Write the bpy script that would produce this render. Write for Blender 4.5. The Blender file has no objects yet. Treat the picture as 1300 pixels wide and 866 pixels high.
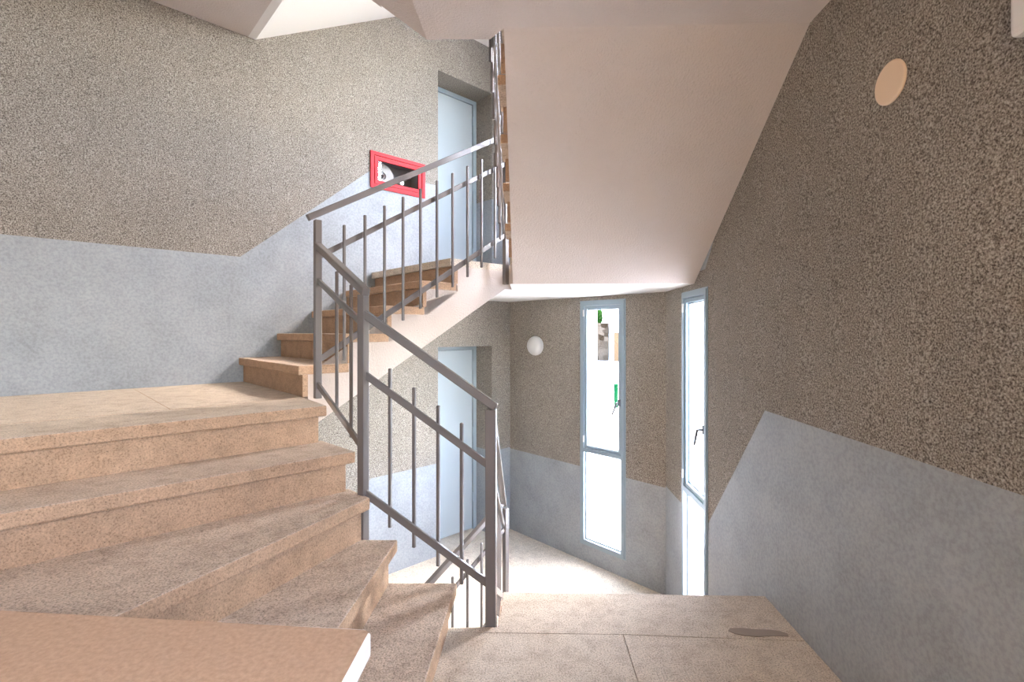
import bpy, bmesh, math, random
from mathutils import Vector, Matrix
from mathutils.geometry import delaunay_2d_cdt
random.seed(4)
C = bpy.context.scene.collection
V = Vector

# ------------------------------------------------------------------ plan of the stairwell (metres)
AL, AR = math.radians(46.87), math.radians(1.694)
U = V((math.sin(AL), math.cos(AL), 0)); N = V((math.cos(AL), -math.sin(AL), 0))      # along / off the left wall
T = V((math.sin(AR), math.cos(AR), 0)); Q = V((math.cos(AR), -math.sin(AR), 0))      # along / off the right wall
Z = V((0, 0, 1))
NL, SW, QR = -3.825, 3.556, 1.108          # left wall, window wall, right wall
S_END, Y_BACK = -1.6, -1.5
STOREY = 2.6
def L(s, n, z=0): return U*s + N*n + Z*z
def R(t, q, z=0): return T*t + Q*q + Z*z
def isect(p, d, q, e):                      # 2D line intersection
    den = d.x*e.y - d.y*e.x; w = q - p
    return p + d*((w.x*e.y - w.y*e.x)/den)
P_LW = L(SW, NL); P_WR = isect(L(SW, 0), N, R(0, QR), T)
P_RB = isect(R(0, QR), T, V((0, Y_BACK, 0)), V((1, 0, 0)))
P_LE = L(S_END, NL); P_EB = isect(L(S_END, 0), N, V((0, Y_BACK, 0)), V((1, 0, 0)))
NE, QE = -2.70, -0.11                       # well edges of the upper and of the lower flight
APEX = isect(L(0, NE), U, R(0, QE), T)

# ------------------------------------------------------------------ materials
def newmat(name):
    m = bpy.data.materials.new(name); m.use_nodes = True
    nt = m.node_tree; b = nt.nodes['Principled BSDF']
    return m, nt, b
def ramp(nt, fac, stops):
    r = nt.nodes.new('ShaderNodeValToRGB'); e = r.color_ramp.elements
    while len(e) < len(stops): e.new(0.5)
    for el, (p, c) in zip(e, stops): el.position = p; el.color = (*c, 1)
    nt.links.new(fac, r.inputs[0]); return r.outputs[0]
def coords(nt):
    return nt.nodes.new('ShaderNodeTexCoord').outputs['Object']
def noise(nt, co, scale, detail=2, rough=.5, dim='3D'):
    n = nt.nodes.new('ShaderNodeTexNoise'); n.inputs['Scale'].default_value = scale
    n.inputs['Detail'].default_value = detail; n.inputs['Roughness'].default_value = rough
    nt.links.new(co, n.inputs['Vector']); return n.outputs['Fac']
def mixc(nt, fac, a, b, mode='MIX'):
    m = nt.nodes.new('ShaderNodeMix'); m.data_type = 'RGBA'; m.blend_type = mode
    for i, v in ((0, fac), (6, a), (7, b)):
        if hasattr(v, 'links'): nt.links.new(v, m.inputs[i])
        else: m.inputs[i].default_value = v if i == 0 else (*v, 1)
    return m.outputs[2]
def bump(nt, b, h, strength, dist):
    n = nt.nodes.new('ShaderNodeBump'); n.inputs['Strength'].default_value = strength
    n.inputs['Distance'].default_value = dist
    nt.links.new(h, n.inputs['Height']); nt.links.new(n.outputs[0], b.inputs['Normal'])
def plain(name, col, rough=.6, metal=0, spec=.5):
    m, nt, b = newmat(name)
    b.inputs['Base Color'].default_value = (*col, 1); b.inputs['Roughness'].default_value = rough
    b.inputs['Metallic'].default_value = metal; b.inputs['Specular IOR Level'].default_value = spec
    return m
M = {}
# granular render: stone grains in a darker binder
m, nt, b = newmat('granular_render'); co = coords(nt)
g = noise(nt, co, 175, 5, .72)
c1 = ramp(nt, g, [(.37, (.052, .041, .033)), (.46, (.20, .172, .143)), (.54, (.345, .31, .265)), (.66, (.575, .535, .47))])
big = noise(nt, co, 1.6, 4, .6)
c2 = mixc(nt, 1.0, c1, ramp(nt, big, [(.3, (.82, .82, .82)), (.7, (1, 1, 1))]), 'MULTIPLY')
nt.links.new(c2, b.inputs['Base Color']); b.inputs['Roughness'].default_value = .9
b.inputs['Specular IOR Level'].default_value = .25
bump(nt, b, g, .6, .006); M['grain'] = m
# painted dado
m, nt, b = newmat('dado_paint'); co = coords(nt)
big = noise(nt, co, 3.2, 6, .65); fine = noise(nt, co, 70, 3, .6)
c1 = ramp(nt, big, [(.28, (.215, .235, .25)), (.5, (.295, .317, .335)), (.72, (.36, .383, .402))])
c1 = mixc(nt, .35, c1, ramp(nt, fine, [(.35, (.195, .208, .22)), (.6, (.375, .395, .412))]))
nt.links.new(c1, b.inputs['Base Color']); b.inputs['Roughness'].default_value = .55
bump(nt, b, fine, .35, .003); M['dado'] = m
# plaster of the soffits and strings
m, nt, b = newmat('soffit_plaster'); co = coords(nt)
f = noise(nt, co, 95, 4, .7); big = noise(nt, co, 2, 3)
nt.links.new(ramp(nt, big, [(.3, (.61, .53, .48)), (.7, (.66, .58, .53))]), b.inputs['Base Color'])
b.inputs['Roughness'].default_value = .85; bump(nt, b, f, .9, .008); M['plaster'] = m
m, nt, b = newmat('ceiling_paint'); co = coords(nt)
b.inputs['Base Color'].default_value = (.84, .81, .77, 1); b.inputs['Roughness'].default_value = .8
bump(nt, b, noise(nt, co, 60, 2), .2, .003); M['ceiling'] = m
# cast stone of steps and landings
def stone(name, a, c, dirt, amount, lo=.34, hi=1.22):
    m, nt, b = newmat(name); co = coords(nt)
    f = noise(nt, co, 170, 5, .72); big = noise(nt, co, 2.6, 6, .7); mid = noise(nt, co, 14, 5, .7)
    k = ramp(nt, big, [(.3, a), (.7, c)])
    k = mixc(nt, ramp(nt, mid, [(.46, (0, 0, 0)), (.72, (amount,)*3)]), k, dirt)
    k = mixc(nt, 1.0, k, ramp(nt, f, [(.34, (lo, lo*.93, lo*.87)), (.48, (.88, .88, .88)), (.68, (hi, hi*.98, hi*.96))]), 'MULTIPLY')
    vo = nt.nodes.new('ShaderNodeTexVoronoi'); vo.inputs['Scale'].default_value = 42; nt.links.new(co, vo.inputs['Vector'])
    k = mixc(nt, ramp(nt, vo.outputs['Distance'], [(.06, (.75,)*3), (.10, (0, 0, 0))]), k, (.10, .075, .055))
    nt.links.new(k, b.inputs['Base Color']); b.inputs['Roughness'].default_value = .8
    b.inputs['Specular IOR Level'].default_value = .3
    bump(nt, b, f, .7, .004); return m
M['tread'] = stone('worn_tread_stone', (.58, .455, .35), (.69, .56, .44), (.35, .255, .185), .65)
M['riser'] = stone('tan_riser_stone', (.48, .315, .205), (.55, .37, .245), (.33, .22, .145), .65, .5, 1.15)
M['landing'] = stone('landing_stone', (.59, .49, .385), (.70, .60, .485), (.38, .29, .215), .65)
M['floor'] = stone('pale_floor_stone', (.70, .62, .52), (.78, .70, .59), (.46, .38, .30), .45)
M['patch'] = plain('mortar_patch', (.27, .215, .175), .85)
m, nt, b = newmat('tan_plaster'); co = coords(nt)
f = noise(nt, co, 120, 3, .6)
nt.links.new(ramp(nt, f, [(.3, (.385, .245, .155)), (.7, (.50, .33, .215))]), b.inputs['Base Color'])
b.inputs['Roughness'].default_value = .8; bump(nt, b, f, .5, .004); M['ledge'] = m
M['edge'] = plain('lit_edge_tone', (.90, .80, .70), .6)  # bright side light on the ledge rim, put into the colour
M['steel'] = plain('grey_steel_paint', (.155, .142, .139), .24)
M['frame'] = plain('window_blue_grey', (.26, .335, .385), .35)
M['gasket'] = plain('sash_grey', (.13, .17, .20), .4)
M['door'] = plain('door_blue_grey', (.50, .56, .585), .45)
M['doorframe'] = plain('door_frame_grey', (.36, .43, .47), .4)
M['chrome'] = plain('dark_handle', (.12, .12, .13), .3, .8)
M['white'] = plain('white_plastic', (.66, .66, .64), .35)
M['cream'] = plain('cream_plastic', (.78, .60, .43), .5)
M['clear'] = plain('milky_plastic', (.66, .64, .62), .25)
M['red'] = plain('red_enamel', (.56, .012, .018), .45, 0, .2)
M['darkred'] = plain('dark_red_seam', (.25, .015, .02), .5)
M['inside'] = plain('cabinet_grey', (.24, .245, .25), .6)
M['hose'] = plain('white_hose', (.42, .40, .37), .6)
M['brass'] = plain('valve_metal', (.62, .58, .5), .3, .9)
M['dark'] = plain('black_rubber', (.03, .03, .03), .6)
def glassmat(name, frosted):
    m = bpy.data.materials.new(name); m.use_nodes = True; nt = m.node_tree
    nt.nodes.remove(nt.nodes['Principled BSDF']); out = nt.nodes['Material Output']
    tr = nt.nodes.new('ShaderNodeBsdfTransparent'); gl = nt.nodes.new('ShaderNodeBsdfGlossy')
    gl.inputs['Roughness'].default_value = .02
    fr = nt.nodes.new('ShaderNodeFresnel'); fr.inputs['IOR'].default_value = 1.45
    mx = nt.nodes.new('ShaderNodeMixShader'); ge = nt.nodes.new('ShaderNodeNewGeometry'); mt = nt.nodes.new('ShaderNodeMath'); mt.operation = 'SUBTRACT'; mt.use_clamp = True
    nt.links.new(fr.outputs[0], mt.inputs[0]); nt.links.new(ge.outputs['Backfacing'], mt.inputs[1]); nt.links.new(mt.outputs[0], mx.inputs[0])
    base = tr.outputs[0]
    if frosted:
        tl = nt.nodes.new('ShaderNodeBsdfTranslucent'); tl.inputs['Color'].default_value = (.93, .95, .96, 1)
        m2 = nt.nodes.new('ShaderNodeMixShader'); m2.inputs[0].default_value = .8
        nt.links.new(tr.outputs[0], m2.inputs[1]); nt.links.new(tl.outputs[0], m2.inputs[2]); base = m2.outputs[0]
    nt.links.new(base, mx.inputs[1]); nt.links.new(gl.outputs[0], mx.inputs[2])
    nt.links.new(mx.outputs[0], out.inputs['Surface']); return m
M['glass'] = glassmat('clear_glass', False); M['frost'] = glassmat('frosted_glass', True)

# ------------------------------------------------------------------ builders
def link(name, me, mats, parent):
    o = bpy.data.objects.new(name, me); C.objects.link(o)
    for k in mats: me.materials.append(M[k])
    return o
def obj(name, bm, mats, parent=None, loc=None, smooth=False):
    """bm holds world coordinates; the object's origin goes to loc (top level) or its parent's origin."""
    if isinstance(mats, str): mats = [mats]
    bmesh.ops.recalc_face_normals(bm, faces=bm.faces)
    if parent is not None: off = world_of(parent)
    elif loc is not None: off = V(loc)
    else:
        xs = [v.co for v in bm.verts]
        off = V((sum(p.x for p in xs)/len(xs), sum(p.y for p in xs)/len(xs), min(p.z for p in xs)))
    bmesh.ops.translate(bm, verts=bm.verts, vec=-off)
    if smooth:
        for f in bm.faces: f.smooth = True
    me = bpy.data.meshes.new(name); bm.to_mesh(me); bm.free()
    o = link(name, me, mats, parent)
    if parent is not None: o.parent = parent
    else: o.location = off
    return o
def world_of(o):
    p = V((0, 0, 0))
    while o is not None: p = p + o.location; o = o.parent
    return p
def thing(name, label, cat, loc, group=None, kind=None):
    o = bpy.data.objects.new(name, None); C.objects.link(o); o.location = loc; o.empty_display_size = .1
    return tag(o, label, cat, group, kind)
def tag(o, label=None, cat=None, group=None, kind=None):
    for k, v in (('label', label), ('category', cat), ('group', group), ('kind', kind)):
        if v: o[k] = v
    return o
def nb(): return bmesh.new()
def bevel(bm, w, seg=2):
    bmesh.ops.bevel(bm, geom=bm.edges[:], offset=w, segments=seg, affect='EDGES', profile=.5, clamp_overlap=True)
    return bm
def box(bm, O, ax, ay, az, x, y, z):
    vs = [bm.verts.new(O + ax*a + ay*b_ + az*c) for a in x for b_ in y for c in z]
    for f in ((0, 1, 3, 2), (4, 6, 7, 5), (0, 4, 5, 1), (2, 3, 7, 6), (0, 2, 6, 4), (1, 5, 7, 3)):
        bm.faces.new([vs[i] for i in f])
    return bm
def prism(bm, poly, z0, z1):
    """poly: plan points; z0 / z1: number or function of the point."""
    f0 = (lambda p: z0) if not callable(z0) else z0
    f1 = (lambda p: z1) if not callable(z1) else z1
    lo = [bm.verts.new((p.x, p.y, f0(p))) for p in poly]; hi = [bm.verts.new((p.x, p.y, f1(p))) for p in poly]
    bm.faces.new(lo[::-1]); bm.faces.new(hi); n = len(poly)
    for i in range(n): bm.faces.new((lo[i], lo[(i+1) % n], hi[(i+1) % n], hi[i]))
    return bm
def extrude(bm, pts, vec):
    a = [bm.verts.new(p) for p in pts]; c = [bm.verts.new(p + vec) for p in pts]
    bm.faces.new(a); bm.faces.new(c[::-1]); n = len(pts)
    for i in range(n): bm.faces.new((a[(i+1) % n], a[i], c[i], c[(i+1) % n]))
    bmesh.ops.triangulate(bm, faces=[f for f in bm.faces if len(f.verts) > 4])
    return bm
def bar(bm, p, q, w, h, cut=False):
    """rectangular tube from p to q, w wide level, h high (measured square to the bar)"""
    d = (q - p).normalized(); side = d.cross(Z).normalized(); up = side.cross(d).normalized()
    return box(bm, p, d, side, up, (0, (q-p).length), (-w/2, w/2), (-h/2, h/2))
def post(bm, p, z0, z1, a, b_, ax):
    ay = Z.cross(ax)
    return box(bm, V((p.x, p.y, 0)), ax, ay, Z, (-a/2, a/2), (-b_/2, b_/2), (z0, z1))
def lathe(bm, O, axis, prof, seg=32):
    axis = axis.normalized(); e1 = axis.orthogonal().normalized(); e2 = axis.cross(e1)
    rings = []
    for r, h in prof:
        if r < 1e-6: rings.append([bm.verts.new(O + axis*h)])
        else: rings.append([bm.verts.new(O + axis*h + (e1*math.cos(2*math.pi*i/seg) + e2*math.sin(2*math.pi*i/seg))*r) for i in range(seg)])
    for a, c in zip(rings, rings[1:]):
        for i in range(seg):
            j = (i+1) % seg
            if len(a) == 1: bm.faces.new((a[0], c[i], c[j]))
            elif len(c) == 1: bm.faces.new((a[i], a[j], c[0]))
            else: bm.faces.new((a[i], a[j], c[j], c[i]))
    return bm
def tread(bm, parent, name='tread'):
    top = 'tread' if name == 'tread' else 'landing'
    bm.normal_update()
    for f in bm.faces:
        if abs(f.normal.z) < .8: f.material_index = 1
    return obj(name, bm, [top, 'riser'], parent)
def clip(poly, p, d):
    """keep the part of a plan polygon with (x-p).d >= 0"""
    out = []
    for i, a in enumerate(poly):
        c = poly[(i+1) % len(poly)]; da, dc = (a-p).dot(d), (c-p).dot(d)
        if da >= 0: out.append(a)
        if da*dc < 0: out.append(a + (c-a)*(da/(da-dc)))
    return out

# ------------------------------------------------------------------ walls with openings and a painted dado
def inpoly(x, y, poly):
    c = False; j = len(poly)-1
    for i in range(len(poly)):
        if (poly[i][1] > y) != (poly[j][1] > y) and x < (poly[j][0]-poly[i][0])*(y-poly[i][1])/(poly[j][1]-poly[i][1])+poly[i][0]: c = not c
        j = i
    return c
def wall(name, label, O, ax, out, x0, x1, z0, z1, thick, holes, dado, mats=('grain', 'dado')):
    """dado: list of closed polygons (x, z) that carry the paint"""
    pts, edges = [], []
    def ring(poly):
        b0 = len(pts); pts.extend(V((p[0], p[1])) for p in poly)
        edges.extend((b0+i, b0+(i+1) % len(poly)) for i in range(len(poly)))
    outer = [(x0, z0), (x1, z0), (x1, z1), (x0, z1)]
    ring(outer)
    for h in holes: ring([(h[0], h[2]), (h[1], h[2]), (h[1], h[3]), (h[0], h[3])])
    for d in dado: ring([(min(max(x, x0), x1), min(max(z, z0), z1)) for x, z in d])
    vs, es, fs, *_ = delaunay_2d_cdt(pts, edges, [], 0, 1e-5)
    bm = nb(); fr, bk = [], []
    for v in vs: fr.append(bm.verts.new(O + ax*v.x + Z*v.y)); bk.append(bm.verts.new(O + ax*v.x + Z*v.y + out*thick))
    count = {}
    for f in fs:
        cx = sum(vs[i].x for i in f)/len(f); cy = sum(vs[i].y for i in f)/len(f)
        if any(h[0] < cx < h[1] and h[2] < cy < h[3] for h in holes) or not (x0 < cx < x1 and z0 < cy < z1): continue
        mi = 1 if any(inpoly(cx, cy, d) for d in dado) else 0
        bm.faces.new([fr[i] for i in f]).material_index = mi; bm.faces.new([bk[i] for i in f[::-1]])
        for i in range(len(f)):
            e = (f[i], f[(i+1) % len(f)]); count.setdefault(tuple(sorted(e)), []).append((e, mi))
    for k, l in count.items():
        if len(l) == 1:
            (i, j), mi = l[0]; bm.faces.new((fr[j], fr[i], bk[i], bk[j])).material_index = mi
    bmesh.ops.delete(bm, geom=[v for v in bm.verts if not v.link_faces], context='VERTS')
    return tag(obj(name, bm, list(mats), loc=O + ax*((x0+x1)/2) + Z*z0), label, 'wall', kind='structure')

ZB, ZT = -2.9, 5.75
TH = .30
DW = .86                                            # height of the dado
# left wall: x runs along U (s); dado follows landing, slope and floor on every storey
ldado = []
for k in (-1, 0, 1):
    z = k*STOREY
    ldado.append([(S_END-.4, z+1.63), (.96, z+1.63), (1.96, z+2.49), (SW+.4, z+2.49), (SW+.4, z+2.6+DW+.015), (1.955, z+2.6+DW+.005),
                  (.96, z+2.63), (S_END-.4, z+2.63)])
DOOR = (2.632, 3.300)
CAB = (1.966, 2.462, 3.342, 3.610)
wall('wall_left', 'long granular wall with pale blue-grey dado behind the left landing and upper flight', N*NL, U, -N, S_END-.3, SW+.3, ZB, ZT, TH,
     [(DOOR[0], DOOR[1], 0, 1.957), (DOOR[0], DOOR[1], 2.6, 4.557), CAB], ldado)
# window wall: x runs along N
def box2(a, b_, c, d): return [(a, c), (b_, c), (b_, d), (a, d)]
nR = P_WR.dot(N)
W1 = (-2.86, -2.391, .165, 2.373)
wdado = [box2(NL-.4, nR+.4, k*2.6-.11, k*2.6+DW) for k in (-1, 0, 1, 2)]
wall('wall_far', 'granular wall with grey dado that holds the full-height window and round lamp', U*SW, N, U, NL-.3, nR+.004, ZB, ZT, .12,
     [(W1[0], W1[1], W1[2]+k*2.6, W1[3]+k*2.6) for k in (0, 1)], wdado)
# right wall: x runs along T
tW = P_WR.dot(T); tB = P_RB.dot(T)
W2 = (3.035, 3.505, .165, 2.367)
W_FILL = (-1.30, -.15, 1.72, 3.12)  # added opening behind the viewer, brings fill light to the near steps
rdado = []
for k in (-1, 0, 1):
    z = k*2.6
    rdado.append([(tB-.4, z+.73), (2.31, z+.73), (3.07, z-.11), (tW+.4, z-.11), (tW+.4, z+.875), (3.07, z+.875), (2.31, z+1.735), (tB-.4, z+1.735)])
wall('wall_right', 'brown granular wall with grey dado along the right of the landing', Q*QR, T, Q, tB-.3, tW+.06, ZB, ZT, .09,
     [(W2[0], W2[1], W2[2]+k*2.6, W2[3]+k*2.6) for k in (0, 1)] + [W_FILL], rdado)
# walls behind the viewer close the stairwell
xB0, xB1 = P_EB.x, P_RB.x
wall('wall_back', 'granular wall with grey dado behind the viewer', V((0, Y_BACK, 0)), V((1, 0, 0)), V((0, -1, 0)), xB0-.2, xB1+.2, ZB, ZT, .22,
     [], [box2(xB0-.3, xB1+.3, .73, 1.735)])
wall('wall_end', 'granular wall with grey dado at the near end of the left landing', U*S_END, N, -U, NL-.3, P_EB.dot(N)+.2, ZB, ZT, .22,
     [], [box2(NL-.4, P_EB.dot(N)+.3, 1.63, 2.63)])
bm = nb(); prism(bm, [P_LE-U*.3-N*.3, P_LW+U*.3-N*.3, P_WR+T*.35+Q*.3, P_RB+V((.3, -.3, 0)), P_EB+V((-.2, -.3, 0))], ZT, ZT+.2)
tag(obj('ceiling', bm, 'ceiling'), 'white ceiling closing the top of the stairwell', 'ceiling', kind='structure')

# ------------------------------------------------------------------ floors of the storeys
TG = 0.2525
S0 = .95; T0 = 2.305
def floor_slab(k, label):
    z = k*STOREY; s4 = S0 + 4*TG
    poly = [L(s4, NL), L(s4, NE), APEX, R(T0+4*TG-.04, QE), R(T0+4*TG-.04, QR), P_WR, P_LW]
    bm = nb(); prism(bm, poly, z-.05, z)
    o = tag(obj('floor', bm, 'floor'), label, 'floor', kind='structure')
    inner = [L(s4+.05, NL), L(s4+.05, NE-.0), APEX, R(3.262, QE), R(3.262, QR), P_WR, P_LW]
    bm = nb(); prism(bm, inner, z-.18, z-.05)
    bm.normal_update()
    for f in bm.faces:
        if abs(f.normal.z) < .5: f.material_index = 1
    tag(obj('ceiling', bm, ['ceiling', 'plaster']), 'white ceiling slab under the ' + ('upper' if k == 1 else 'top' if k == 2 else 'lower') + ' floor', 'ceiling', kind='structure')
floor_slab(0, 'pale stone floor at the foot of the lower flight below the windows')
floor_slab(1, 'pale stone floor at the top of the rising flight before the upper door')
floor_slab(2, 'pale stone floor of the storey above')

# ------------------------------------------------------------------ stair flights
ND, SETB, TT = .0, .03, .05          # nosing set-back and tread thickness
def paint_under(bm):
    bmesh.ops.recalc_face_normals(bm, faces=bm.faces); bm.normal_update()
    for f in bm.faces:
        if f.normal.z < -.3: f.material_index = 1
def upper_flight(k, label):
    zb = k*STOREY + 1.75; rise = .17
    root = thing('stair_flight', label, 'stairs', L(S0, (NL+NE)/2, zb))
    prof = [(S0+.06, zb-.15), (S0+.06, zb+rise-TT)]
    for i in range(1, 5):
        prof += [(S0+i*TG+.06, zb+i*rise-TT), (S0+i*TG+.06, zb+(i+1)*rise-TT)]
    prof = prof[:-1] + [(S0+4*TG+.06, zb+.85-.18), (2.456, zb+.85-.18), (1.06, zb-.15)]
    bm = nb(); extrude(bm, [L(s, NE, z) for s, z in prof], N*(NL-NE))
    paint_under(bm); obj('flight_body', bm, ['plaster', 'ceiling'], root)
    for i in range(5):
        s = S0 + i*TG; z = zb + (i+1)*rise
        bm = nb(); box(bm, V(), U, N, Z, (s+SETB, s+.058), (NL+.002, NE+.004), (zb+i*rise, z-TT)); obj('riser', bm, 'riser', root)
        if i < 4:
            bm = nb(); box(bm, V(), U, N, Z, (s, s+TG+.03), (NL+.002, NE+.025), (z-TT, z)); bevel(bm, .006)
            tread(bm, root, 'tread')
    s = S0+4*TG
    bm = nb(); box(bm, V(), U, N, Z, (s-.002, s+.0), (NL+.002, NE), (zb+.85-TT, zb+.85))
    bm.free()
    return root
def lower_flight(k, label):
    z0 = k*STOREY; rise = .175; zt = z0+.875
    root = thing('stair_flight', label, 'stairs', R(T0+.6, .5, z0))
    q0, q1 = QE+.02, QR-.002
    t4 = T0 + 4*TG
    prof = [(1.943, zt-.168), (3.262, z0-.18), (t4-.06, z0-.05), (t4-.06, z0+rise-TT)]
    for j in range(3, -1, -1):
        t = T0 + j*TG
        prof += [(t-.06, zt-(j+1)*rise-TT), (t-.06, zt-j*rise-TT)]
    prof += [(1.943, zt-TT)]
    bm = nb(); extrude(bm, [R(t, q0, z) for t, z in prof], Q*(q1-q0))
    obj('flight_body', bm, 'plaster', root)
    for j in range(5):
        t = T0 + j*TG; z = zt - j*rise
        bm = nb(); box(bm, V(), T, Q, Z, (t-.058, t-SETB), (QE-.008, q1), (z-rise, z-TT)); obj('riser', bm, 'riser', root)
        if j:
            bm = nb(); box(bm, V(), T, Q, Z, (t-TG-.03, t), (QE-.025, q1), (z-TT, z)); bevel(bm, .006)
            tread(bm, root, 'tread')
    return root
# nose lines of the winders: corner at the well, direction away from it, outward normal (towards the lower step)
def nose(p, d):
    p = V((*p, 0)); d = V((*d, 0)).normalized(); return p, d, V((-d.y, d.x, 0))
n5 = nose((-.231, 2.05), (-.0498, -1)); n4 = nose((-.482, 2.065), (-.0503, -1))
n3 = nose((-.599, 2.068), (-.372, -.854))
def frame_clip(poly):
    poly = clip(poly, U*S_END, U); poly = clip(poly, V((0, Y_BACK+.003, 0)), V((0, 1, 0))); return clip(poly, N*NL, N)
BIG = [V((-9, -9, 0)), V((9, -9, 0)), V((9, 9, 0)), V((-9, 9, 0))]
WELLY = 2.068
def behind(poly, ln, off): p, d, o = ln; return clip(poly, p - o*off, -o)
def before(poly, ln, off): p, d, o = ln; return clip(poly, p - o*off, o)
n2 = (L(.967, -2.04), -U, N); n1 = (L(.95, -2.303), -U, N)
for ln in (n5, n4, n3): assert ln[2].x > 0
def well(poly, inset, i):
    if i < 2: return clip(poly, V((0, (2.05, 2.065)[i]-inset, 0)), V((0, -1, 0)))
    # diagonal side between the corners of the third step and of the landing
    a, c = V((-.599, 2.068, 0)), V((-.881, 2.335, 0)); d = (c-a).normalized(); nn = V((d.y, -d.x, 0))
    if nn.y > 0: nn = -nn
    return clip(poly, a + nn*inset, nn)
def winders(k, label):
    zb = k*STOREY; root = thing('winder_stair', label, 'stairs', V((-.5, 1.5, zb+.875)))
    lines = [n5, n4, n3, n2, n1]
    for i in range(4):
        z = zb + .875 + .175*(i+1)
        reg = before(behind(frame_clip(BIG), lines[i], 0), lines[i+1], .06)
        bm = nb(); prism(bm, well(reg, 0, i), z-TT, z); bevel(bm, .006); tread(bm, root, 'tread')
    for i in range(5):
        z = zb + .875 + .175*(i+1)
        reg = well(before(behind(frame_clip(BIG), lines[i], SETB), lines[i], .058), .03, i)
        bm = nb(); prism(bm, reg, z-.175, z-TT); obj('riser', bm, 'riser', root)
    # plastered underside, rising from the fold at the landing
    fold = V((-.351, 2.018, 0)); fd = n5[2]
    zf = lambda p: zb + .707 + .74*max(0, (fold-p).dot(fd))
    a = well(before(behind(frame_clip(BIG), n5, .058), (fold, None, fd), 0), .03, 0)
    bm = nb(); prism(bm, a, zb+.707, zb+1.0); obj('underside', bm, 'plaster', root)
    a = well(before(behind(behind(frame_clip(BIG), (fold, None, fd), 0), n5, .06), n4, .058), .03, 0)
    bm = nb(); prism(bm, a, zf, zb+1.0); obj('underside', bm, 'plaster', root)
    a = well(before(behind(frame_clip(BIG), n4, .058), n3, .058), .03, 1)
    a = clip(a, V((-1.15, 0, 0)), V((1, 0, 0)))
    bm = nb(); prism(bm, a, lambda p: min(zf(p), zb+1.15), zb+1.175); obj('underside', bm, 'plaster', root)
    a = well(before(behind(frame_clip(BIG), n3, .058), n2, .058), .03, 2)
    bm = nb(); prism(bm, a, zb+1.02, zb+1.35); obj('underside', bm, 'plaster', root)
    a = well(before(behind(frame_clip(BIG), n2, .058), n1, .058), .03, 3)
    bm = nb(); prism(bm, a, zb+1.30, zb+1.525); obj('underside', bm, 'plaster', root)
    return root
def left_landing(k, label):
    z = k*STOREY + 1.75; poly = [L(S_END, NL), L(.978, NL), L(.978, NE+.02), L(.95, -2.303), L(S_END, -2.303)]
    # paving: two stone slabs with a fine joint
    root = thing('floor', label, 'floor', L(-.3, -3, z), kind='structure')
    jp = L(.36, NL); jd = (L(.395, -2.303) - jp).normalized(); jn = V((jd.y, -jd.x, 0))
    back = clip(poly, N*-2.672, -N); front = clip(poly, N*-2.671, N)
    for sg in (1, -1):
        bm = nb(); prism(bm, clip(back, jp + jn*.0006*sg, jn*sg), z-TT, z); bevel(bm, .0008, 1); tread(bm, root, 'stone_slab')
    bm = nb(); prism(bm, front, z-TT, z); bevel(bm, .005); tread(bm, root, 'stone_slab')
    bm = nb(); prism(bm, [L(S_END, NL), L(1.01, NL), L(1.01, NE), L(.978, NE), L(.925, -2.362), L(S_END, -2.362)], z-.15, z-TT); obj('slab_soffit', bm, 'plaster', root)
    return root
def mid_landing(k, label):
    z = k*STOREY + .875; f5 = n5[0] - n5[2]*.06; root = thing('floor', label, 'floor', V((.4, .6, z)), kind='structure')
    poly = [f5 + n5[1]*((f5.y-2.03)), R(T0, QR), P_RB, f5 + n5[1]*(f5.y-Y_BACK)]
    well_x = V((-.052, 2.03, 0)); e1 = R(T0, QE+.003); e2 = R(T0, QR-.002)
    pbl = f5 + n5[1]*((f5.y-Y_BACK)/-n5[1].y)
    full = [V((f5.x, 2.03, 0)), well_x, e1, e2, P_RB, pbl]
    J = V((0, 2.0, 0)); g = .0012
    far = [p for p in [V((f5.x, 2.03, 0)), well_x, e1, e2, R(1.985, QR-.002), V((f5.x, 2.0, 0))]]
    bm = nb(); prism(bm, [V((f5.x, 2.03, 0)), well_x, e1, e2, R(1.975, QR-.002), V((.45, 1.984, 0)), V((f5.x, 1.999, 0))], z-TT, z)
    bevel(bm, .0015, 1); obj('stone_slab', bm, 'landing', root)
    vj = V((.45, 1.982, 0)); vb = V((.335, Y_BACK, 0))
    bm = nb(); prism(bm, [V((f5.x, 1.997, 0)), vj - V((g, 0, 0)), vb - V((g, 0, 0)), pbl], z-TT, z); bevel(bm, .0015, 1); obj('stone_slab', bm, 'landing', root)
    bm = nb(); prism(bm, [vj + V((g, 0, 0)), R(1.972, QR-.002), P_RB, vb + V((g, 0, 0))], z-TT, z); bevel(bm, .0015, 1); obj('stone_slab', bm, 'landing', root)
    bm = nb(); prism(bm, [V((f5.x, 2.018, 0)), V((-.09, 2.018, 0)), R(1.943, QE+.02), R(1.943, QR-.002), P_RB, pbl], z-.168, z-TT); obj('slab_soffit', bm, 'plaster', root)
    if k == 0:   # a dark repair across the joint by the wall
        pts = [(.885, 2.005), (.90, 2.022), (.95, 2.024), (1.00, 2.014), (1.06, 2.012), (1.10, 2.0), (1.118, 1.985), (1.112, 1.968), (1.05, 1.972), (.99, 1.965), (.94, 1.972), (.905, 1.985)]
        bm = nb(); prism(bm, [V((x, y, 0)) for x, y in pts], z-.001, z+.0025); bevel(bm, .001, 1); tag(obj('mortar_patch', bm, 'patch', root), 'dark mortar patch across the joint by the wall')
    return root
upper_flight(0, 'five-step stone flight rising from the left landing to the upper door')
lower_flight(0, 'stone flight dropping out of sight beyond the landing edge on the right')
winders(0, 'broad tan stone winder steps turning up to the left landing')
left_landing(0, 'pale stone landing at the left against the blue-grey dado')
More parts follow.
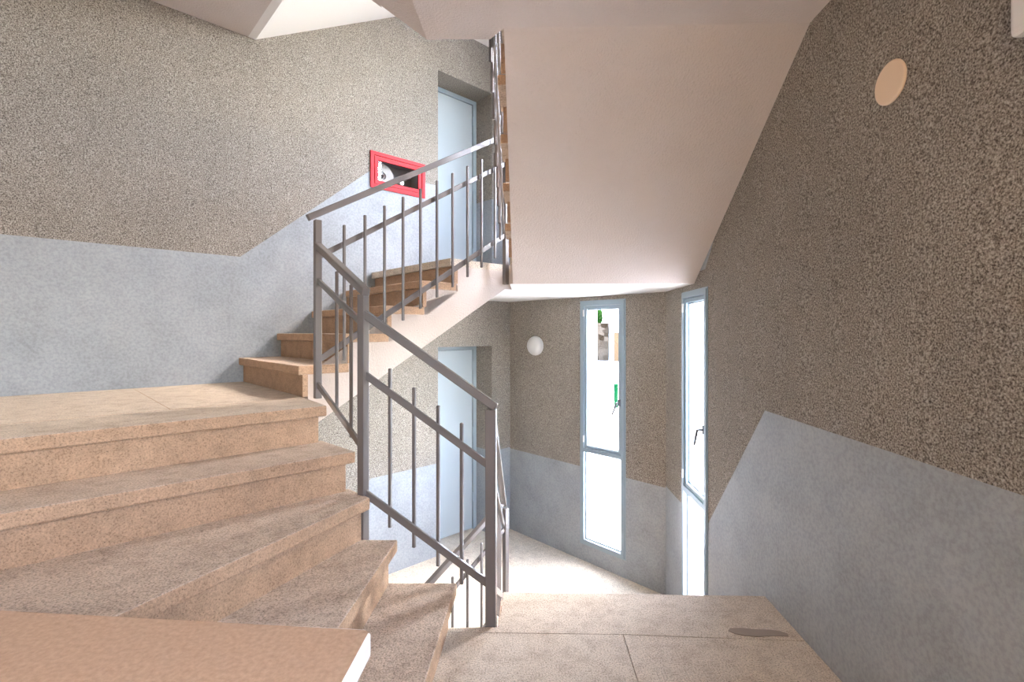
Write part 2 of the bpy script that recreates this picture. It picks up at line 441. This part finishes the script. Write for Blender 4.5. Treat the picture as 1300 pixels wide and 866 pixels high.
mid_landing(0, 'speckled stone landing at the bottom right with a dark patch')
upper_flight(1, 'flight of the next storey whose white sloping underside shows at the top left')
lower_flight(1, 'flight of the next storey seen as the big pinkish sloping soffit on the right')
winders(1, 'winder steps of the next storey, a dark soffit triangle at the top edge')
left_landing(1, 'landing of the next storey whose flat underside shows in the top left corner')
mid_landing(1, 'landing of the next storey whose flat underside runs along the top right')
upper_flight(-1, 'stone flight going down below the lower floor, glimpsed between the balusters')

# ------------------------------------------------------------------ railings
A_ = L(1.017, -2.585); B_ = V((-.642, 2.112, 0)); C_ = V((-.088, 2.062, 0)); D_ = V((-.058, 3.50, 0))
DA = L(2.36, -2.585)
def zl(p, z): return V((p.x, p.y, z))
def railing(k, label, segs):
    z = k*STOREY; root = thing('stair_railing', label, 'railing', V((-.5, 2.5, z+.9)))
    def rail(name, p, q, w, h, bev=.003):
        bm = nb(); bar(bm, p, q, w, h); bevel(bm, bev, 1); obj(name, bm, 'steel', root)
    def up(name, p, z0, z1, a, ax, bev=.003, b_=None):
        bm = nb(); post(bm, p, z+z0, z+z1, a, b_ or a, ax); bevel(bm, bev, 2); obj(name, bm, 'steel', root)
    if 'AD' in segs:
        zt = lambda s: z + 2.695 + .583*(s-.967)
        rail('handrail', L(.967, -2.585, zt(.967)), L(2.345, -2.585, zt(2.345)), .036, .034)
        rail('middle_rail', L(1.03, -2.585, z+2.503), L(2.36, -2.585, z+3.304), .014, .03, .002)
        rail('bottom_rail', L(1.03, -2.585, z+1.957), L(2.36, -2.585, z+2.796), .014, .032, .002)
        for i in range(10):
            s = 1.152 + .1207*i; zz = 2.681 + .6115*(s-1.152)
            up('baluster', L(s, -2.562), zz-.735, zz, .015, U, .004)
        up('newel_post', L(2.36, -2.585), 2.44, 3.44, .034, U)
    if 'ABC' in segs:
        d = (B_-A_); dn = d.normalized()
        up('newel_post', A_, 1.75, 2.69, .034, U)
        rail('handrail', zl(A_ - dn*.012, z+2.562), zl(B_ + dn*.03, z+2.270), .036, .034)
        rail('middle_rail', zl(A_, z+2.374), zl(B_, z+2.133), .014, .03, .002)
        rail('bottom_rail', zl(A_, z+1.827), zl(B_, z+1.597), .014, .032, .002)
        off = V((dn.y, -dn.x, 0))*-.018
        for kk, zz in ((.387, 2.399), (.696, 2.32)): up('baluster', A_ + d*kk + off, zz-.71, zz, .015, dn, .004)
        up('newel_post', B_, 1.20, 2.262, .036, V((.88, -.47, 0)).normalized())
        d = C_-B_; dn = d.normalized()
        rail('handrail', zl(B_ + dn*.0, z+2.183), zl(C_ + dn*.02, z+1.783), .036, .034)
        rail('middle_rail', zl(B_, z+1.923), zl(C_, z+1.531), .014, .03, .002)
        rail('bottom_rail', zl(B_, z+1.412), zl(C_, z+1.030), .014, .032, .002)
        off = V((dn.y, -dn.x, 0))*-.018
        for kk, zz in ((.203, 1.943), (.394, 1.861), (.584, 1.785), (.768, 1.712)): up('baluster', B_ + d*kk + off, zz-.69, zz, .015, V((math.cos(math.radians(20)), -math.sin(math.radians(20)), 0)), .004)
        up('newel_post', C_, .70, 1.775, .044, dn, .003, .05)
    if 'CE' in segs:
        d = D_-C_; dn = d.normalized(); n_ = V((-dn.y, dn.x, 0))
        zt = lambda kk: 1.765 + (.875-1.765)*kk
        rail('handrail', zl(C_, z+zt(0)), zl(D_ + dn*.03, z+zt(1.02)), .036, .034)
        rail('middle_rail', zl(C_, z+zt(0)-.235), zl(D_, z+zt(1)-.16), .014, .03, .002)
        rail('bottom_rail', zl(C_, z+zt(0)-.735), zl(D_, z+zt(1)-.67), .014, .032, .002)
        for i in range(10):
            kk = (i+1)/11; up('baluster', C_ + d*kk + n_*.02, zt(kk)-.82, zt(kk)-.10, .015, dn, .004)
    return root
railing(0, 'grey steel railing winding round the stair well in the middle of the photo', ('AD', 'ABC', 'CE'))
railing(1, 'grey steel railing seen edge-on beside the steps of the pinkish sloping soffit', ('CE',))
railing(-1, 'grey steel railing going down below the lower floor, seen through the balusters', ('AD',))

# ------------------------------------------------------------------ near ledge
hz = 1.60
root = thing('plaster_ledge', 'smooth tan plaster ledge with its lit edge painted pale in the near left corner', 'ledge', V((-.8, .2, 1.40)))
led = [V((-.246, .826, 0)), V((-.234, .814, 0)), V((-.262, .20, 0)), V((-.285, -.30, 0)), V((-1.75, -.30, 0)), V((-1.75, .935, 0)), V((-.92, .879, 0))]
bm = nb(); prism(bm, led, hz-.04, hz)
bevel(bm, .005, 2); bm.faces.ensure_lookup_table()
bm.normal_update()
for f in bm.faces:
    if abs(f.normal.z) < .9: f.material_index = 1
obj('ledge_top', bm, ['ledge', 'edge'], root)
base = [V((-.64, .58, 0)), V((-.64, -.26, 0)), V((-1.72, -.26, 0)), V((-1.72, .58, 0))]
bm = nb(); prism(bm, before(base, n3, .002), 1.225, hz-.04); prism(bm, behind(base, n3, .002), 1.40, hz-.04); obj('ledge_base', bm, 'ledge', root)

# ------------------------------------------------------------------ doors in their recesses
def door(i, k, label):
    z = k*STOREY; n0 = NL - .285; a, c = DOOR
    root = thing('door_%d' % i, label, 'door', L((a+c)/2, n0, z), kind='structure')
    fw = .042
    bm = nb()
    box(bm, V(), U, N, Z, (a, a+fw), (n0-.012, n0+.03), (z, z+1.957)); box(bm, V(), U, N, Z, (c-fw, c), (n0-.012, n0+.03), (z, z+1.957))
    box(bm, V(), U, N, Z, (a+fw, c-fw), (n0-.012, n0+.03), (z+1.957-fw, z+1.957))
    obj('door_frame', bm, 'doorframe', root)
    bm = nb(); box(bm, V(), U, N, Z, (a+fw+.004, c-fw-.004), (n0-.012, n0+.016), (z+.012, z+1.957-fw-.004)); bevel(bm, .003); obj('door_leaf', bm, 'door', root)
    bm = nb(); box(bm, V(), U, N, Z, (a, c), (n0-.012, NL+.0), (z-.02, z+.006)); obj('threshold', bm, 'floor', root)
    bm = nb(); box(bm, V(), U, N, Z, (a, c), (n0-.05, n0-.013), (z-.1, z+1.96)); obj('door_lining', bm, 'dark', root)
    for hz_ in (.3, 1.0, 1.7):
        bm = nb(); lathe(bm, L(c-fw-.002, n0+.022, z+hz_), Z, [(0, 0), (.007, 0), (.007, .09), (0, .09)], 10); obj('hinge', bm, 'doorframe', root)
    return root
door(1, 0, 'plain blue-grey door in the recess beside the lower floor')
door(2, 1, 'plain blue-grey door in the recess at the top of the rising flight')

# ------------------------------------------------------------------ windows
def window(i, O, ax, out, x0, x1, z0, z1, zm, label, hand=1):
    root = thing('window_%d' % i, label, 'window', O + ax*((x0+x1)/2) + Z*z0, kind='structure')
    fw = .034
    def B(name, mat, x, y, z, bev=.003, par=root):
        bm = nb(); box(bm, O, ax, out, Z, x, y, z)
        if bev: bevel(bm, bev, 1)
        return obj(name, bm, mat, par)
    bm = nb(); y = (-.010, .065)
    for x, z in (((x0, x0+fw), (z0, z1)), ((x1-fw, x1), (z0, z1)), ((x0+fw, x1-fw), (z0, z0+fw)), ((x0+fw, x1-fw), (z1-fw, z1)), ((x0+fw, x1-fw), (zm-fw/2, zm+fw/2))):
        box(bm, O, ax, out, Z, x, y, z)
    f = obj('window_frame', bm, 'frame', root)
    # thin cover strip round the frame on the wall
    bm = nb(); y = (-.004, .002); g = .012
    for x, z in (((x0-g, x0), (z0-g, z1+g)), ((x1, x1+g), (z0-g, z1+g)), ((x0, x1), (z0-g, z0)), ((x0, x1), (z1, z1+g))):
        box(bm, O, ax, out, Z, x, y, z)
    obj('cover_strip', bm, 'frame', root)
    # opening sash above, fixed light below
    sw = .026; bm = nb(); y = (.002, .055); a, c, lo, hi = x0+fw+.003, x1-fw-.003, zm+fw/2+.003, z1-fw-.003
    for x, z in (((a, a+sw), (lo, hi)), ((c-sw, c), (lo, hi)), ((a+sw, c-sw), (lo, lo+sw)), ((a+sw, c-sw), (hi-sw, hi))):
        box(bm, O, ax, out, Z, x, y, z)
    s = obj('sash', bm, 'frame', root)
    bm = nb(); y = (.020, .045); gw = .008
    for x, z in (((a+sw, a+sw+gw), (lo+sw, hi-sw)), ((c-sw-gw, c-sw), (lo+sw, hi-sw)), ((a+sw+gw, c-sw-gw), (lo+sw, lo+sw+gw)), ((a+sw+gw, c-sw-gw), (hi-sw-gw, hi-sw))):
        box(bm, O, ax, out, Z, x, y, z)
    obj('glazing_bead', bm, 'gasket', s)
    B('clear_pane', 'glass', (a+sw, c-sw), (.032, .036), (lo+sw, hi-sw), 0, s)
    bm = nb(); y = (.020, .045); lo2, hi2 = z0+fw, zm-fw/2; a, c = x0+fw, x1-fw
    for x, z in (((a, a+gw), (lo2, hi2)), ((c-gw, c), (lo2, hi2)), ((a+gw, c-gw), (lo2, lo2+gw)), ((a+gw, c-gw), (hi2-gw, hi2))):
        box(bm, O, ax, out, Z, x, y, z)
    obj('glazing_bead', bm, 'gasket', root)
    tag(B('frosted_pane', 'frost', (a, c), (.032, .036), (lo2, hi2), 0), 'frosted lower pane')
    hx = x1-fw-.018 if hand > 0 else x0+fw+.018; far = x0+fw if hand > 0 else x1-fw
    for zz in (z1-.10, zm+.10):
        bm = nb(); lathe(bm, O + ax*(far) + out*-.012 + Z*(zz-.03), Z, [(0, 0), (.007, 0), (.007, .06), (0, .06)], 10); obj('hinge', bm, 'white', root)
    h = B('handle', 'chrome', (hx-.012, hx+.012), (-.012, .003), (1.49-.03+ (z0-.165), 1.49+.03+(z0-.165)), .003, s)
    bm = nb(); zz = 1.49 + z0-.165
    bar(bm, O+ax*hx+out*-.008+Z*zz, O+ax*hx+out*-.045+Z*zz, .014, .014)
    bar(bm, O+ax*(hx+.003*hand)+out*-.042+Z*(zz+.006), O+ax*(hx-.045*hand)+out*-.046+Z*(zz-.105), .012, .016); bevel(bm, .003, 1)
    obj('handle_lever', bm, 'chrome', h)
    return root
window(1, U*SW, N, U, *W1, 1.022, 'full-height blue-grey window in the far wall, street in view')
window(2, Q*QR, T, Q, *W2, 1.008, 'full-height blue-grey window at the end of the right wall, seen at a slant', -1)
window(3, U*SW, N, U, W1[0], W1[1], W1[2]+2.6, W1[3]+2.6, 1.022+2.6, 'upper storey window of the far wall, hidden above the ceiling')
window(4, Q*QR, T, Q, W2[0], W2[1], W2[2]+2.6, W2[3]+2.6, 1.008+2.6, 'upper storey window of the right wall, hidden above the ceiling', -1)
window(5, Q*QR, T, Q, *W_FILL, 2.1, 'added window behind the viewer, letting fill light onto the near steps')  # unseen window, added to light the near steps

# ------------------------------------------------------------------ things on the walls
# round wall lamp
root = thing('wall_lamp', 'round white dome wall lamp left of the far window', 'lamp', L(SW, -3.43, 1.862))
O = L(SW, -3.43, 1.962)
bm = nb(); lathe(bm, O, -U, [(0, 0), (.092, 0), (.092, .022), (.08, .024), (0, .024)], 40); obj('lamp_base', bm, 'white', root)
bm = nb(); lathe(bm, O, -U, [(.098, .018)] + [(.098*math.cos(a), .022+.068*math.sin(a)) for a in [i*math.pi/2/12 for i in range(12)]] + [(0, .09)], 40); obj('lamp_shade', bm, 'white', root, smooth=True)
# blank cover plate
bm = nb(); lathe(bm, R(1.519, QR, 2.857), -Q, [(0, 0), (.060, 0), (.064, .003), (.064, .006), (.060, .009), (0, .009)], 48)
tag(obj('cover_plate', bm, 'cream'), 'round cream blank cover plate high on the brown right wall', 'cover plate')
# emergency light at the right edge of the photo
root = thing('emergency_light', 'milky white emergency light cut off by the top right corner', 'light', R(.95, QR, 2.74))
bm = nb(); box(bm, V(), T, Q, Z, (.80, 1.10), (QR-.022, QR), (2.735, 2.855)); bevel(bm, .006); obj('housing', bm, 'white', root)
bm = nb(); box(bm, V(), T, Q, Z, (.80, 1.10), (QR-.06, QR-.0225), (2.735, 2.855)); bevel(bm, .014, 3); obj('diffuser', bm, 'clear', root)

# fire hose cabinet let into the left wall
root = thing('fire_hose_cabinet', 'red-framed glass fire hose cabinet on the wall beyond the rising flight', 'fire cabinet', L(2.21, NL, 3.33))
s0, s1, z0, z1 = CAB
def ringm(name, mat, s, z, w, n_, par=root, bev=.002):
    bm = nb()
    for a, c in (((s[0], s[0]+w), z), ((s[1]-w, s[1]), z), ((s[0]+w, s[1]-w), (z[0], z[0]+w)), ((s[0]+w, s[1]-w), (z[1]-w, z[1]))):
        box(bm, V(), U, N, Z, a, n_, c)
    return obj(name, bm, mat, par)
ringm('cabinet_frame', 'red', (s0-.020, s1+.020), (z0-.020, z1+.020), .030, (NL+.001, NL+.014))
ringm('frame_seam', 'darkred', (s0+.009, s1-.009), (z0+.009, z1-.009), .011, (NL-.01, NL+.004))
dr = ringm('cabinet_door', 'red', (s0+.019, s1-.019), (z0+.019, z1-.019), .029, (NL-.006, NL+.012))
bm = nb(); box(bm, V(), U, N, Z, (s0+.045, s1-.045), (NL+.001, NL+.004), (z0+.045, z1-.045)); obj('glass_pane', bm, 'glass', dr)
bm = nb(); lathe(bm, L((s0+s1)/2, NL+.012, z1-.031), N, [(0, 0), (.006, 0), (.006, .004), (0, .004)], 12); obj('key_lock', bm, 'dark', dr)
bm = nb(); d_ = .19
box(bm, V(), U, N, Z, (s0+.001, s1-.001), (NL-d_-.006, NL-d_), (z0+.001, z1-.001))
for a, c in (((s0+.001, s0+.004), (z0+.001, z1-.001)), ((s1-.004, s1-.001), (z0+.001, z1-.001)), ((s0+.004, s1-.004), (z0+.001, z0+.004)), ((s0+.004, s1-.004), (z1-.004, z1-.001))):
    box(bm, V(), U, N, Z, a, (NL-d_, NL-.012), c)
obj('cabinet_box', bm, 'inside', root)
hc = L(s0+.13, NL-.10, z0+.12)
bm = nb(); lathe(bm, hc - N*.035, N, [(.02, 0), (.105, 0), (.112, .01), (.112, .06), (.105, .07), (.035, .07), (.03, .055), (.02, .055)], 36); obj('hose_coil', bm, 'hose', root)
vc = L(s0+.30, NL-.09, z0+.085)
bm = nb(); lathe(bm, vc - Z*.07, Z, [(0, 0), (.018, 0), (.018, .07), (.026, .075), (.026, .10), (.012, .105), (.012, .125), (0, .125)], 16)
lathe(bm, vc, N, [(.014, 0), (.014, .05), (.020, .05), (.020, .065), (0, .065)], 16); obj('valve', bm, 'brass', root)

# unseen globe added behind the viewer as warm fill for the near steps
root = thing('fill_lamp', 'added fill globe behind the viewer, warming the near steps', 'lamp', V((-.62, Y_BACK, 2.75)))
bm = nb(); lathe(bm, V((-.62, Y_BACK, 2.80)), V((0, 1, 0)), [(0, 0), (.07, 0), (.07, .03), (0, .03)], 24); obj('lamp_base', bm, 'white', root)
mg = bpy.data.materials.new('fill_glow'); mg.use_nodes = True; nt = mg.node_tree; b = nt.nodes['Principled BSDF']
b.inputs['Base Color'].default_value = (.9, .85, .75, 1); b.inputs['Emission Color'].default_value = (1, .74, .47, 1); b.inputs['Emission Strength'].default_value = 130; M['globe'] = mg
bm = nb(); bmesh.ops.create_icosphere(bm, subdivisions=3, radius=.11, matrix=Matrix.Translation(V((-.62, Y_BACK+.13, 2.80)))); obj('fill_globe', bm, 'globe', root, smooth=True)

# ------------------------------------------------------------------ the street outside
def ext(name, mat, bmf, label, cat, kind=None):
    bm = nb(); bmf(bm); return tag(obj(name, bm, mat), label, cat, kind=kind)
m, nt, b = newmat('pale_paving'); co = coords(nt)
nt.links.new(ramp(nt, noise(nt, co, .35, 4), [(.4, (.50, .47, .43)), (.6, (.62, .60, .57))]), b.inputs['Base Color']); b.inputs['Roughness'].default_value = .9; M['paving'] = m
M['bldg'] = plain('white_render', (.85, .84, .82), .8); M['ochre'] = plain('ochre_door', (.05, .031, .017), .7, 0, 0)
M['leaf'] = plain('leaf_green', (.011, .034, .005), .7, 0, 0); M['bark'] = plain('bark', (.12, .08, .05), .9); M['green'] = plain('green_paint', (.002, .02, .007), .5, 0, 0)
m, nt, b = newmat('rubble_stone'); co = coords(nt)
vo = nt.nodes.new('ShaderNodeTexVoronoi'); vo.inputs['Scale'].default_value = 2.4; nt.links.new(co, vo.inputs['Vector'])
k = ramp(nt, vo.outputs['Color'], [(.25, (.012, .008, .005)), (.75, (.045, .034, .025))]); nt.links.new(k, b.inputs['Base Color']); b.inputs['Specular IOR Level'].default_value = 0; M['rubble'] = m
gm = nb(); prism(gm, [V((-30, 8.5, 0)), V((2.2, 4.05, 0)), V((1.75, 2.0, 0)), V((1.75, -20, 0)), V((60, -20, 0)), V((60, 70, 0)), V((-30, 70, 0))], -.22, -.02)
tag(obj('ground', gm, 'paving'), 'pale sunlit paving outside the windows', 'ground', kind='structure')
ext('garden_wall', 'bldg', lambda bm: (box(bm, V(), V((1, 0, 0)), V((0, 1, 0)), Z, (-3.2, 1.84), (10.6, 10.9), (-.02, 3.6)), box(bm, V(), V((1, 0, 0)), V((0, 1, 0)), Z, (-3.25, 1.87), (10.56, 10.94), (3.6, 3.68))), 'blank white wall filling the left of the far window view', 'wall')
ext('stone_wall', 'rubble', lambda bm: (box(bm, V(), V((1, 0, 0)), V((0, 1, 0)), Z, (5.0, 7.1), (36, 36.6), (-.02, 2.6)), box(bm, V(), V((1, 0, 0)), V((0, 1, 0)), Z, (4.95, 7.12), (35.95, 36.65), (2.6, 2.75))), 'brown rubble stone wall below the tree across the street', 'wall')
root = thing('house', 'white house with an ochre garage door across the street', 'house', V((10, 37, -.02)))
bm = nb(); box(bm, V(), V((1, 0, 0)), V((0, 1, 0)), Z, (7.18, 15), (35.2, 42), (-.02, 5.5)); obj('house_wall', bm, 'bldg', root)
bm = nb(); box(bm, V(), V((1, 0, 0)), V((0, 1, 0)), Z, (7.15, 15.3), (34.9, 42.3), (5.5, 5.75)); obj('roof', bm, 'bark', root)
bm = nb(); box(bm, V(), V((1, 0, 0)), V((0, 1, 0)), Z, (7.32, 8.7), (35.14, 35.26), (-.02, 2.08)); obj('garage_door', bm, 'ochre', root)
root = thing('street_tree', 'leafy green tree above the stone wall across the street', 'tree', V((6.45, 38.2, -.02)))
bm = nb(); lathe(bm, V((6.45, 38.2, -.02)), Z, [(.22, 0), (.16, 1.2), (.12, 2.6), (0, 3.2)], 12); obj('trunk', bm, 'bark', root)
bm = nb()
for i in range(1400):
    d = V((random.gauss(0, 1), random.gauss(0, 1), random.gauss(0, .8))).normalized()*random.uniform(.5, 1)
    c = V((6.45, 38.2, 3.3)) + V((d.x*.58, d.y*.58, d.z*.95)); e = V((random.uniform(-1, 1), random.uniform(-1, 1), random.uniform(-1, 1))).normalized(); g = e.orthogonal().normalized()
    bm.faces.new([bm.verts.new(c + e*.16), bm.verts.new(c + g*.09), bm.verts.new(c - e*.16), bm.verts.new(c - g*.09)])
obj('foliage', bm, 'leaf', root)
root = thing('street_barrier', 'low green metal post and rail barrier on the paving outside', 'barrier', V((2.9, 13.7, -.02)))
bm = nb(); lathe(bm, V((2.91, 13.7, -.02)), Z, [(.0, 0), (.055, 0), (.055, .60), (.065, .60), (.065, .66), (0, .68)], 16); obj('post', bm, 'green', root)
bm = nb(); lathe(bm, V((4.2, 13.8, -.02)), Z, [(.0, 0), (.055, 0), (.055, .60), (.065, .60), (.065, .66), (0, .68)], 16); obj('post', bm, 'green', root)
bm = nb(); bar(bm, V((2.91, 13.7, .52)), V((4.2, 13.8, .52)), .04, .04); obj('rail', bm, 'green', root)
bm = nb(); bar(bm, V((1.2, 13.6, .56)), V((2.91, 13.7, .56)), .03, .03); obj('rail', bm, 'green', root)

# ------------------------------------------------------------------ light
w = bpy.data.worlds.new('sky'); bpy.context.scene.world = w; w.use_nodes = True; nt = w.node_tree
bg = nt.nodes['Background']; sky = nt.nodes.new('ShaderNodeTexSky'); sky.sky_type = 'NISHITA'
sky.sun_disc = False; sky.sun_elevation = math.radians(48); sky.sun_rotation = math.radians(65); sky.air_density = 1.0; sky.dust_density = 2.5
mx = nt.nodes.new('ShaderNodeMix'); mx.data_type = 'RGBA'; mx.inputs[0].default_value = .28; mx.inputs[7].default_value = (1, 1, 1, 1)
nt.links.new(sky.outputs[0], mx.inputs[6]); nt.links.new(mx.outputs[2], bg.inputs[0]); bg.inputs[1].default_value = 13.5
sl = bpy.data.lights.new('sun', 'SUN'); sl.energy = 10; sl.angle = math.radians(1); sl.color = (1, .95, .86)
so = bpy.data.objects.new('sun', sl); C.objects.link(so); so.rotation_euler = V((-.75, .37, .9)).to_track_quat('Z', 'Y').to_euler()
def portal(O, ax, out, x0, x1, z0, z1):
    l = bpy.data.lights.new('window_portal', 'AREA'); l.shape = 'RECTANGLE'; l.size = x1-x0; l.size_y = z1-z0
    l.cycles.is_portal = True; o = bpy.data.objects.new('window_portal', l); C.objects.link(o)
    c = O + ax*((x0+x1)/2) + Z*((z0+z1)/2) + out*.07
    zx = out; xx = ax; yx = zx.cross(xx)
    o.matrix_world = Matrix(((xx.x, yx.x, zx.x, c.x), (xx.y, yx.y, zx.y, c.y), (xx.z, yx.z, zx.z, c.z), (0, 0, 0, 1)))
for k in (0, 2.6):
    portal(U*SW, N, U, W1[0], W1[1], W1[2]+k, W1[3]+k); portal(Q*QR, T, Q, W2[0], W2[1], W2[2]+k, W2[3]+k)
portal(Q*QR, T, Q, *W_FILL)

# ------------------------------------------------------------------ camera and view
cam = bpy.data.cameras.new('camera'); co_ = bpy.data.objects.new('camera', cam); C.objects.link(co_)
co_.location = (0, 0, 2.1); co_.rotation_euler = (math.pi/2, 0, 0)
cam.sensor_fit = 'HORIZONTAL'; cam.sensor_width = 36; cam.lens = 36*621.5/1300; cam.shift_y = -11.4/1300; cam.clip_start = .02
sc = bpy.context.scene; sc.camera = co_
sc.view_settings.view_transform = 'Standard'; sc.view_settings.look = 'None'; sc.view_settings.gamma = 1
sc.view_settings.use_curve_mapping = False; sc.view_settings.exposure = 0.12
